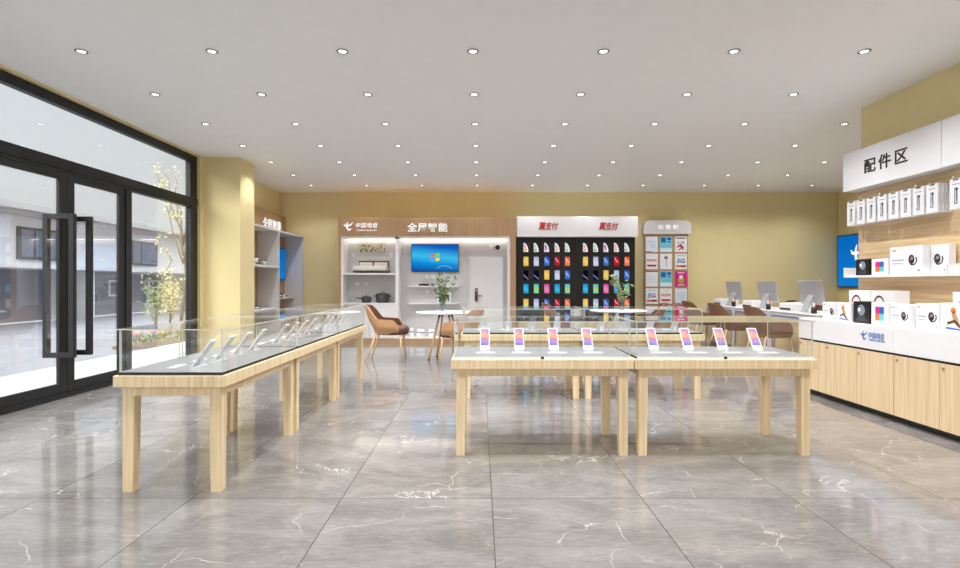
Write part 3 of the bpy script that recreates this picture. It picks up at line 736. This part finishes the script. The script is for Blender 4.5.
for r_, py in enumerate(PYs):
    for c_, px in enumerate(PX):
        k = kinds[r_][c_]; w, h = .106, .137
        f = 'S'; c = (0, 0, 0)
        base = {'cyan': 'poster_cyan', 'pink': 'magenta', 'lines': 'poster_blue'}.get(k, 'poster_white')
        m = MB().box(-w, w, -.006, 0, -h, h, base); c = (0, -.006, 0)
        def bar(u0, u1, v0, v1, mt): m.fbox('S', c, u0, u1, v0, v1, 0, .0015, mt)
        if k == 'lines':
            for i in range(4): bar(-.08 + .02 * i, .07, .05 - .035 * i, .055 - .035 * i, 'ink_grey')
            bar(-w, 0, -h, -h + .012, 'blue_line')
        if k == 'cyan':
            bar(-.09, -.005, .03, .12, 'blue'); bar(.02, .09, .07, .12, 'blue'); bar(.03, .08, .03, .05, 'ink_navy'); bar(-.06, .06, -.03, -.022, 'ink_grey'); bar(-w, w, -h, -.07, 'poster_blue')
        if k == 'red':
            bar(-.09, .09, .10, .12, 'ink_navy'); m.disc('S', c, .0001, 0, .001, 'red_text', 6)
            m.text('S', (0, -.006, .03), '公告', .13, .05, 'ink_navy', .0015); m.stroke('S', c, [(-.07, -.05), (-.02, -.02), (.04, -.06), (.02, -.10)], [.02, .04, .03, .02], 0, .0015, 'red_text'); m.stroke('S', c, [(.0, .0), (.01, -.05), (-.04, -.11)], [.015, .03, .015], 0, .0015, 'red_text')
        if k == 'red2':
            for i in range(3): m.disc('S', (-.04 + .045 * i, -.006, .10), .008, 0, .0015, 'red_text' if i != 1 else 'ink_navy', 8)
            m.text('S', (0, -.006, .02), '网速快', .17, .05, 'red_text', .0015, bold=.01); bar(-.08, .08, -.09, -.055, 'red_text')
        if k == 'mic':
            m.arc('S', (0, -.006, .07), .028, 0, 2 * PI, .012, 0, .0015, 'ink_grey'); m.stroke('S', c, [(.0, .05), (.012, -.09)], [.008, .014], 0, .0015, 'ink_grey'); bar(-.02, .02, .055, .085, 'red_text')
        if k == '5g':
            bar(-.07, .07, .10, .108, 'ink_grey'); m.text('S', (-.005, -.006, .01), '5G', .14, .075, 'blue', .0015, bold=.03, shear=.2); m.disc('S', (.055, -.006, -.005), .016, 0, .002, 'red_text', 10)
            bar(-.09, .09, -.1, -.065, 'orange'); bar(-.0, .088, -.098, -.067, 'red_text')
        if k == 'plain':
            bar(-w, w, h - .014, h, 'ink_navy')
            for i in range(5): bar(-.08, .08, .05 - .03 * i, .053 - .03 * i, 'ink_grey')
        if k == 'pink':
            bar(-.06, .06, .10, .115, 'poster_white'); m.disc('S', (0, -.006, .035), .035, 0, .002, 'poster_white', 16); m.disc('S', (0, -.006, -.03), .06, 0, .0015, 'yellow', 18, .045); bar(-.08, .08, -.045, -.02, 'red_text'); bar(-.06, .06, -.115, -.1, 'poster_white')
        o = m.build('poster'); place(o, (fx(px, NS), NY, fz(py, NS)))
        tag(o, '%s, %s of the %s row of the board' % (kw[k], ['left', 'middle', 'right'][c_], ORD[r_]), 'poster', 'notices pinned on the board')

# ------------------------------------------------------------------ left wall shelving unit
t = thing('wall_shelving', 'grey and wood shelving unit on the left wall beyond the pillar', 'shelving', (0, 0, 0))
Y0, Y1 = 7.42, 9.58; XB, XFt = -3.595, -3.165
MB().box(XB, -3.50, Y0, Y1, 1.85, 2.20, 'wood_tan').build('header', t)
MB().box(XB, -3.50, Y0, Y1, .05, 1.83, 'wood_tan').build('back_panel', t)
MB().box(XB, XFt, Y0, Y1, 1.825, 1.85, 'laminate_grey').build('top_panel', t)
MB().box(XB, XFt, Y0, Y1, 0, .05, 'laminate_grey').build('bottom_panel', t)
for y in (Y0, 8.40, 9.555): MB().box(-3.50, XFt, y, y + .022, .05, 1.825, 'laminate_grey').build('side_panel', t)
for z in (1.25, .60): MB().box(-3.50, XFt, Y0 + .022, 8.40, z, z + .03, 'laminate_grey').build('shelf', t)
MB().box(-3.50, -3.32, 8.422, 9.555, .745, .77, 'laminate_grey').build('shelf', t)
MB().box(-3.50, XFt, 8.422, 9.555, .40, .425, 'laminate_grey').build('shelf', t)
MB().text('E', (-3.50, 8.99, 1.99), '全屋智能', .78, .2, 'letter_white', .006, bold=.008, space=1.1).build('lettering', t)
t = thing('television', 'blue screened television in the left wall shelving', 'television', (-3.50, 9.07, 1.35))
MB().box(0.001, .03, -.44, .44, -.27, .27, 'black').build('casing', t); MB().box(.03, .032, -.43, .43, -.26, .26, 'tv_blue').build('screen', t)
def device(name, lb, x, y, z, sx, sy, sz, body, dots):
    t = thing(name, lb, 'device', (x, y, z))
    MB().box(-sx, sx, -sy, sy, 0, sz, body).build('housing', t, bevel=.004)
    MB().fbox('E', (sx, 0, sz / 2), -sy * .6, sy * .6, -sz * .2, sz * .2, 0, .002, dots).build('front_panel', t)
device('router', 'black boxed device on the shelf below the left television', -3.40, 9.0, .77, .04, .09, .07, 'black', 'white')
device('router', 'white boxed device beside the black one below the left television', -3.40, 9.25, .77, .04, .07, .05, 'white_gloss', 'black')
device('media_box', 'flat black device on the lower left wall shelf', -3.36, 7.9, .63, .06, .14, .04, 'black', 'white')
t = thing('security_camera', 'white camera on a foot on the upper left wall shelf', 'camera', (-3.36, 7.95, 1.28))
MB().lathe((0, 0, 0), [(.001, 0), (.045, 0), (.045, .012), (.012, .02), (.012, .05), (.001, .05)], 'white_gloss', 20).build('foot', t)
MB().tube([(-.05, 0, .075), (.06, 0, .075)], .03, 'white_gloss', 16).build('body', t); MB().tube([(.06, 0, .075), (.066, 0, .075)], .022, 'black', 16).build('lens', t)
t = thing('security_camera', 'small white camera lying nearer the divider on the upper left wall shelf', 'camera', (-3.36, 8.3, 1.28))
MB().lathe((0, 0, 0), [(.001, 0), (.035, 0), (.035, .012), (.012, .02), (.012, .035), (.001, .035)], 'white_gloss', 20).build('foot', t)
MB().tube([(0, -.05, .055), (0, .05, .055)], .022, 'white_gloss', 16).build('body', t)
small('wall_sensor', 'white square box high on the left wood panel', 'sensor', MB().box(-3.50, -3.46, 7.9, 8.0, 1.58, 1.68, 'white'), .004)

# ------------------------------------------------------------------ service desks
def make_desk():
    # origin at the customer-side edge centre; desk runs along y, customers at -x
    t = thing('service_desk', '', 'desk'); L_ = .495
    MB().box(0, .6, -L_, L_, .625, .645, 'white').build('desktop', t, bevel=.003)
    MB().box(.02, .04, -L_ + .045, L_ - .045, .05, .56, 'oak_door').build('front_panel', t)
    m = MB().box(.01, .05, -L_, -L_ + .045, 0, .625, 'white').box(.01, .05, L_ - .045, L_, 0, .625, 'white').box(.01, .05, -L_ + .045, L_ - .045, .56, .625, 'white')
    m.build('front_frame', t, bevel=.002)
    m = MB().box(.004, .0099, -L_ + .05, L_ - .05, .575, .588, 'blue_line').box(.004, .0099, -L_ + .05, -L_ + .06, .1, .575, 'blue_line').box(.004, .0099, L_ - .06, L_ - .05, .1, .575, 'blue_line')
    m.build('blue_trim', t)
    for y in (-L_, L_ - .03): MB().box(.05, .58, y, y + .03, 0, .625, 'silver').build('side_panel', t)
    return t
def make_monitor():
    t = thing('desktop_monitor', '', 'monitor')
    M = Matrix.Translation((0, 0, .10)) @ Matrix.Rotation(-.16, 4, 'Y')
    m = MB(); m.M = M; m.box(-.012, .006, -.245, .245, 0, .30, 'silver'); o = m.build('casing', t, bevel=.005)
    m = MB(); m.M = M; m.box(.006, .008, -.24, .24, .045, .29, 'black'); m.build('screen', t)
    m = MB().prism('S', (0, .055, 0), [(-.14, 0), (-.12, 0), (.0, .2), (-.04, .22)], 0, .11, 'silver'); m.build('stand_neck', t, bevel=.003)
    MB().box(-.15, .05, -.07, .07, 0, .008, 'silver').build('stand_foot', t, bevel=.002)
    return t
def make_printer():
    t = thing('desk_printer', '', 'printer')
    MB().box(-.15, .15, -.142, .142, 0, .10, 'white').build('housing', t, bevel=.012)
    MB().box(-.155, -.148, -.12, .12, .015, .04, 'black').build('paper_slot', t)
    MB().box(-.12, .12, -.12, .12, .10, .108, 'laminate_grey').build('lid', t, bevel=.003)
    return t
def make_cup():
    return MB().lathe((0, 0, 0), [(.001, 0), (.03, 0), (.032, .08), (.029, .08), (.027, .006), (.001, .006)], 'black', 20).build('pen_cup')
DK, MO, PR, CU = make_desk(), make_monitor(), make_printer(), make_cup()
tag(CU, '', 'pen cup')
pens = {}
for i, (yc, wh) in enumerate(((6.70, 'nearest'), (7.71, 'middle'), (8.72, 'farthest'))):
    for P_, loc, nm in ((DK, (3.9, yc, 0), 'white and oak service desk with blue trim, %s of the three'), (MO, (4.16, yc - .05, .645), 'silver monitor seen from behind on the %s service desk'), (PR, (4.18, yc + .345, .645), 'low white printer on the %s service desk'), (CU, (3.99, yc - .33, .645), 'black pen cup on the %s service desk')):
        o = P_ if i == 0 else copy_tree(P_)
        place(o, loc); o['label'] = nm % wh; o['group'] = {'service_desk': 'service desks', 'desktop_monitor': 'monitors on the desks', 'desk_printer': 'printers on the desks', 'pen_cup': 'pen cups on the desks'}[o.name.split('.')[0]]
    for q, (mt, dx, dy) in enumerate((('red_text', .01, -.012), ('teal', -.012, .012), ('orange', .012, .012), ('white', -.01, -.01))):
        if mt not in pens: o = pens[mt] = MB().tube([(0, 0, .008), (dx * 1.5, dy * 1.5, .125)], .007, mt, 8).build('pen')
        else: o = copy_tree(pens[mt])
        place(o, (3.99, yc - .33, .645)); tag(o, '%s pen standing in the cup on the %s service desk' % ({'red_text': 'red', 'teal': 'green', 'orange': 'orange', 'white': 'white'}[mt], wh), 'pen', 'pens in the desk cups')
# blue wall screen
t = thing('wall_screen', 'large blue wall screen with white emblem on the far right wall', 'screen', (6.45, 8.79, 1.40))
MB().box(-.04, 0, -.78, .78, -.46, .46, 'black').build('casing', t, bevel=.003)
MB().box(-.042, -.04, -.76, .76, -.44, .44, 'tv_blue').build('screen', t)
m = MB(); logo(m, 'W', (-.042, .25, .10), .17, 'logo_white', 0, .002); m.text('W', (-.042, -.35, .10), '中国电信', .6, .16, 'logo_white', .002, bold=.01); m.build('emblem', t)

# ------------------------------------------------------------------ accessory wall
for i, (a, b) in enumerate(((3.945, 5.01), (2.87, 3.94))):
    t = thing('sign_box', ['white sign box reading three black characters above the accessory wall', 'plain white sign box at the right picture edge above the accessory wall'][i], 'sign', (3.41, (a + b) / 2, 1.86))
    MB().box(0, .14, -(b - a) / 2, (b - a) / 2, 0, .35, 'white').build('casing', t, bevel=.002)
    if i == 0: MB().text('W', (0, .015, .178), '配件区', .48, .125, 'black', .003, bold=.016, space=1.38).build('lettering', t)
for i, (a, b) in enumerate(((3.895, 5.0), (2.80, 3.89))):
    t = thing('wall_shelf', ['white tray shelf holding boxes on the wood accessory wall', 'white tray shelf cut by the right picture edge'][i], 'shelf', (3.552, (a + b) / 2, 1.06)); h = (b - a) / 2
    MB().box(-.142, 0, -h, h, 0, .018, 'white').build('board', t)
    for y in (-h, h - .012): MB().box(-.142, 0, y, y + .012, .018, .09, 'white').build('end_plate', t)
    MB().box(-.012, 0, -h + .012, h - .012, .018, .09, 'white').build('back_rail', t)
# hanging packs
def make_pack():
    w, h = .052, .11
    m = MB().box(0, .02, -w, w, -h, h - .0, 'white'); c = (0, 0, 0)
    m.fbox('W', c, -.022, .022, h - .012, h - .003, 0, .001, 'black')
    m.fbox('W', c, -.03, .03, .068, .073, 0, .001, 'ink_grey')
    m.fbox('W', c, -.014, -.006, -.06, .045, 0, .001, 'ink_grey').fbox('W', c, .004, .012, -.055, .03, 0, .001, 'dark_grey').fbox('W', c, -.004, .002, -.03, .03, 0, .001, 'laminate_grey')
    m.arc('W', (0, .0, -.058), .012, PI, 2 * PI, .006, .001, .002, 'black'); m.disc('W', (0, -.008, .035), .010, .001, .002, 'black', 12)
    m.box(.008, .012, -w - .0008, -w, -.05, .04, 'ink_grey')
    return m.build('accessory_pack')
PK = make_pack(); first = True
HK = None
hooks = [4.945 - .1265 * i for i in range(8)] + [3.855 - .1265 * i for i in range(5)]
for i, y in enumerate(hooks):
    wh = '%s hook from the far end' % (ORD[i] if i < 11 else ['twelfth', 'thirteenth'][i - 11])
    m = MB().tube([(3.552, y, 1.757), (3.425, y, 1.757), (3.42, y, 1.775)], .0035, 'chrome', 8)
    if HK is None: HK = m.build('display_hook'); o = HK
    else: o = m.build('display_hook')
    tag(o, 'thin metal ' + wh + ' of the accessory wall', 'hook', 'display hooks')
    for k in range(4):
        o = PK if first else copy_tree(PK); first = False
        place(o, (3.44 + .028 * k, y, 1.652)); tag(o, 'white pack, %s in depth on the %s' % (ORD[k], wh), 'package', 'accessory packs on the hooks')
# product boxes
def pbox(kind, x, y0, y1, z, h, d, lb, rz=0):
    w = (y1 - y0) / 2; c = (0, 0, 0)
    m = MB().box(0, d, -w, w, 0, h, 'black' if kind == 'dark' else 'white')
    if kind == 'dark':
        m.disc('W', (0, 0, h * .6), w * .45, 0, .001, 'ink_grey', 16, h * .25).prism('W', (0, 0, 0), [(-w * .7, h * .1), (-w * .2, h * .45), (0, h * .2), (w * .3, h * .5), (w * .6, h * .1)], 0, .001, 'dark_grey').disc('W', (0, w * .25, h * .62), w * .18, .001, .002, 'white', 10)
    if kind == 'phone':
        m.fbox('W', (0, 0, h / 2), -w * .55, w * .55, -h * .34, h * .34, 0, .001, 'white_gloss')
        m.fbox('W', (0, 0, h / 2), -w * .5, 0, -h * .0, h * .3, .001, .002, 'magenta').fbox('W', (0, 0, h / 2), 0, w * .5, -h * .0, h * .3, .001, .002, 'blue').fbox('W', (0, 0, h / 2), -w * .5, 0, -h * .3, 0, .001, .002, 'orange').fbox('W', (0, 0, h / 2), 0, w * .5, -h * .3, 0, .001, .002, 'cyan')
    if kind == 'watch':
        cy = -w * .35
        m.disc('W', (0, cy, h * .52), h * .13, 0, .001, 'black', 18, h * .17).disc('W', (0, cy - h * .02, h * .56), h * .06, .001, .002, 'ink_grey', 12).arc('W', (0, cy - h * .05, h * .50), h * .17, -2.2, .6, h * .05, 0, .001, 'dark_grey').disc('W', (0, cy + h * .05, h * .5), h * .03, .001, .002, 'red_text', 8)
        m.fbox('W', c, -w * .85, -w * .1, h * .5, h * .53, 0, .001, 'ink_grey').fbox('W', c, -w * .85, -w * .2, h * .38, h * .4, 0, .001, 'ink_grey').fbox('W', c, -w * .85, -w * .6, h * .85, h * .88, 0, .001, 'red_text').fbox('W', c, w * .7, w * .85, h * .1, h * .16, 0, .001, 'ink_grey')
    if kind == 'phones_':
        cy = w * .3
        m.arc('W', (0, cy, h * .55), h * .27, .1, PI - .1, h * .07, 0, .001, 'red_text', sx=.75).arc('W', (0, cy, h * .53), h * .30, .3, PI - .3, h * .035, .001, .002, 'black', sx=.75)
        m.disc('W', (0, cy + h * .2, h * .45), h * .07, 0, .002, 'black', 12, h * .12).disc('W', (0, cy - h * .2, h * .45), h * .07, 0, .002, 'red_text', 12, h * .12)
        m.fbox('W', c, w * .2, w * .8, h * .6, h * .62, 0, .001, 'ink_grey')
    if kind == 'toy':
        m.disc('W', (0, w * .1, h * .75), h * .1, 0, .001, 'orange', 12).stroke('W', (0, 0, 0), [(-w * .1, h * .7), (w * .05, h * .45), (w * .3, h * .2)], [h * .14, h * .2, h * .1], 0, .001, 'tan_shell').stroke('W', (0, 0, 0), [(-w * .5, h * .3), (w * .0, h * .4), (w * .5, h * .15)], [h * .1, h * .1, h * .08], .001, .0015, 'bronze').stroke('W', c, [(-w * .6, h * .15), (w * .7, h * .1)], [h * .08, h * .05], 0, .001, 'blue_line')
    o = m.build('product_box', bevel=.001); place(o, (x, (y0 + y1) / 2, z), rz)
    return tag(o, lb, 'box')
CT = .685
pbox('watch', 3.05, 4.57, 4.75, CT, .155, .10, 'white watch box at the far end of the counter')
pbox('toy', 3.05, 4.385, 4.56, CT, .155, .10, 'white box with an orange figure, beside the far watch box')
pbox('dark', 3.06, 4.19, 4.37, CT, .175, .10, 'black product box with a grey portrait on the counter')
pbox('phone', 3.06, 3.995, 4.17, CT, .175, .08, 'white phone box with a colourful screen on the counter')
pbox('watch', 3.06, 3.795, 3.975, CT, .165, .12, 'white watch box right of the phone box on the counter')
pbox('plain', 3.10, 3.755, 3.79, CT, .16, .12, 'thin white box standing between the two watch boxes')
pbox('watch', 3.06, 3.555, 3.745, CT, .18, .12, 'white watch box left of the nearest figure box')
pbox('toy', 3.06, 3.33, 3.545, CT, .19, .12, 'white box with an orange figure nearest the picture edge')
pbox('phones_', 3.28, 4.48, 4.74, CT, .26, .12, 'white headphone box with a red band, far one of the back row')
pbox('phones_', 3.28, 4.22, 4.47, CT, .26, .12, 'white headphone box with a red band, second in the back row')
pbox('phones_', 3.28, 3.42, 3.70, CT, .26, .12, 'white headphone box cut by the right picture edge')
SZ = 1.078
pbox('dark', 3.425, 4.69, 4.86, SZ, .145, .08, 'black product box with a grey portrait on the white wall shelf')
pbox('phone', 3.425, 4.475, 4.665, SZ, .14, .08, 'white phone box with a colourful screen on the white wall shelf')
pbox('watch', 3.42, 4.12, 4.45, SZ, .225, .06, 'large white watch box on the white wall shelf')
pbox('watch', 3.484, 3.96, 4.28, SZ, .222, .05, 'second large watch box half hidden behind the first on the wall shelf')
# counter units
for i, (a, b) in enumerate(((3.843, 4.985), (2.70, 3.841))):
    t = thing('counter_unit', ['oak fronted accessory counter with white top, far unit with the blue lettering', 'oak fronted accessory counter with white top, near unit at the picture edge'][i], 'cabinet', (2.98, (a + b) / 2, 0)); h = (b - a) / 2
    MB().box(.07, .56, -h, h, 0, .052, 'dark_grey').build('kickboard', t)
    MB().box(.02, .56, -h, h, .052, .487, 'oak_door').build('body', t)
    MB().box(.015, .56, -h, h, .487, .503, 'black').build('shadow_gap', t)
    wt = MB().box(0, .57, -h, h, .503, .685, 'white').build('worktop', t, bevel=.002)
    n = 3
    for k in range(n):
        y0 = -h + 2 * h * k / n + .002; y1 = -h + 2 * h * (k + 1) / n - .002
        d = MB().box(0, .02, y0, y1, .054, .485, 'oak_door').build('door', t, bevel=.001)
        MB().disc('W', (0, y1 - .03, .455), .009, 0, .006, 'chrome', 14).build('lock', d)
    if i == 0:
        m = MB(); logo(m, 'W', (0, -.275, .60), .035, 'blue', 0, .002); m.build('emblem', wt); m = MB()
        m.text('W', (0, -.405, .608), '中国电信', .16, .05, 'blue', .002, bold=.004, shear=.15); m.text('W', (0, -.405, .573), 'CHINA TELECOM', .16, .012, 'blue', .002); m.build('lettering', wt)

# ------------------------------------------------------------------ outside
struct(MB().box(-5.3, -3.72, -8, 34, -.10, -.03, 'pavement').build('ground_pavement'))
struct(MB().box(-12.5, -5.3, -8, 40, -.14, -.07, 'road').build('ground_road'))
struct(MB().box(-3.72, 40, -40, -3.42, -.10, -.03, 'pavement').build('ground_forecourt'))
t = thing('building', 'pale two storey building with grey eaves across the road', 'building', (-12, 18, 0))
MB().box(-6, 0, -14, 16, 1.55, 3.0, 'facade').build('upper_wall', t)
MB().box(-6, -1.4, -14, 16, -.1, 1.42, 'facade_shaded').build('lower_wall', t)
MB().box(-6, .12, -14.2, 16.2, 1.42, 1.55, 'facade').build('ledge', t)
MB().box(-6, .45, -14.4, 16.4, 2.9, 3.05, 'roof_grey').box(-6, .2, -14.3, 16.3, 2.78, 2.9, 'roof_grey').build('eaves', t)
for y in (-13.6, -7.6, -1.6, 4.4, 10.4, 15.6): MB().box(-1.4, -.1, y, y + .35, -.1, 1.42, 'facade').build('pier', t)
for y in (-7.8, -4.2, .3, 3.9, 7.5, 11.5):
    f = MB().box(-.02, .06, y, y + 1.45, 1.65, 2.5, 'dark_grey').build('window', t)
    MB().box(.06, .075, y + .07, y + .45, 1.72, 2.43, 'ext_window').box(.06, .075, y + .52, y + 1.38, 1.72, 2.43, 'ext_window').build('pane', f)
for y in (-6.8, -4.9, -1.1, 1.2, 3.5, 7.2, 12.0):
    f = MB().box(-1.41, -1.35, y, y + 1.1, .1 if int(y * 10) % 2 else .55, 1.15, 'white').build('window', t)
    MB().box(-1.35, -1.34, y + .08, y + 1.02, .18 if int(y * 10) % 2 else .62, 1.08, 'ext_window').build('pane', f)
def tree(x, y, h, label, seed, n=9, leaf='blossom', z0=0, spread=.5, ls=.1, lean=0):
    R.seed(seed)
    t = thing('slender_tree' if h > 1.6 else 'shrub', label, 'tree' if h > 1.6 else 'shrub', (x, y, z0))
    br = MB(); lf = MB()
    br.tube([(0, 0, 0), (.03 * h, .02 * h, h * .35), (lean * h * .5, 0, h * .75)], [.02 * h ** .5, .016 * h ** .5, .006], 'bark', 7)
    for k in range(n):
        a = R.uniform(0, 2 * PI); z = h * R.uniform(.2, .6); L_ = h * R.uniform(.3, .5)
        p = Vector((.02 * h, 0, z)); pts = [p.copy()]
        for i in range(5):
            p = p + Vector((math.cos(a) * spread, math.sin(a) * spread, 1)) * L_ / 5; pts.append(p + Vector((R.uniform(-.03, .03), R.uniform(-.03, .03), 0)) * h)
        br.tube([tuple(q) for q in pts], [.010 * h ** .5 * (1 - i / 7) for i in range(6)], 'bark', 5)
        for q in pts[2:]:
            for _ in range(10):
                o = q + Vector((R.gauss(0, 1), R.gauss(0, 1), R.gauss(0, 1))) * ls * .8
                leafset(lf, o, Vector((R.uniform(-1, 1), R.uniform(-1, 1), R.uniform(-.5, 1))), R.uniform(.6, 1.1) * ls, leaf)
    br.build('branches', t); lf.build('foliage', t, fixn=False)
tree(-6.7, 11.9, 3.6, 'slender tree with pale yellow blossom outside the shop window', 11, 9, 'blossom', -.07, .38, .085)
tree(-6.35, 10.4, 1.15, 'round leafy shrub with pale leaves outside the end pane', 21, 12, 'leaf_pale', -.07, .35, .06)
tree(-6.6, 11.3, 1.3, 'loose yellowish shrub right of the pale one outside', 31, 12, 'blossom', -.07, .35, .06)
fb = tag(MB().box(-6.0, -5.32, 8.7, 13.5, -.07, -.02, 'soil').build('flower_bed'), 'strip of soil planted with flowers beside the road', 'flower bed')
R.seed(9)
for k in range(14):
    x, y = R.uniform(-5.85, -5.5), 8.85 + .33 * k
    t = thing('flowering_plant', 'low green plant with small pink and yellow flowers in the roadside bed', 'plant', (x, y, -.02), 0, 'low plants in the roadside bed')
    m = MB(); fl = MB()
    for _ in range(60):
        d = Vector((R.gauss(0, .5), R.gauss(0, .5), R.uniform(.3, 1.2)))
        leafset(m, d * .12, d, R.uniform(.05, .09), R.choice(['leaf_green', 'leaf_pale']))
    for _ in range(14):
        d = Vector((R.gauss(0, .5), R.gauss(0, .5), R.uniform(.8, 1.3)))
        fl.lathe(tuple(d * .17), [(.001, -.01), (.02, 0), (.022, .008), (.001, .012)], R.choice(['magenta', 'yellow', 'blossom', 'orange']), 7)
    m.build('foliage', t, fixn=False); fl.build('flowers', t)

# ------------------------------------------------------------------ light, world, camera
w = bpy.data.worlds.new('sky'); SC.world = w; w.use_nodes = True
bg = w.node_tree.nodes['Background']; bg.inputs['Color'].default_value = (.76, .80, .83, 1)
# overcast sky, brighter towards the zenith
tcw = w.node_tree.nodes.new('ShaderNodeTexCoord'); spw = w.node_tree.nodes.new('ShaderNodeSeparateXYZ'); mrw = w.node_tree.nodes.new('ShaderNodeMapRange')
mrw.interpolation_type = 'SMOOTHSTEP'
for i_, v_ in ((1, .32), (2, .9), (3, .60), (4, 3.8)): mrw.inputs[i_].default_value = v_
w.node_tree.links.new(tcw.outputs['Generated'], spw.inputs[0]); w.node_tree.links.new(spw.outputs['Z'], mrw.inputs[0]); w.node_tree.links.new(mrw.outputs[0], bg.inputs['Strength'])
sd = bpy.data.lights.new('sun', 'SUN'); sd.energy = 2.7; sd.angle = .7; sd.color = (1, .96, .9)
so = bpy.data.objects.new('sun', sd); COL.objects.link(so)
so.rotation_euler = Vector((.34, .85, -.46)).to_track_quat('-Z', 'Y').to_euler()
cd = bpy.data.cameras.new('camera'); cd.lens = 20; cd.sensor_width = 36; cd.clip_start = .02; cd.clip_end = 500
co = bpy.data.objects.new('camera', cd); COL.objects.link(co); co.location = (0, 0, U); co.rotation_euler = (PI / 2, 0, 0)
SC.camera = co
vs = SC.view_settings; vs.view_transform = 'Standard'; vs.look = 'None'; vs.gamma = 1; vs.use_curve_mapping = False; vs.exposure = .82
cy = SC.cycles
cy.max_bounces = 10; cy.diffuse_bounces = 5; cy.glossy_bounces = 6; cy.transparent_max_bounces = 40; cy.transmission_bounces = 6
cy.caustics_reflective = False; cy.caustics_refractive = False; cy.sample_clamp_indirect = 5; cy.use_denoising = True
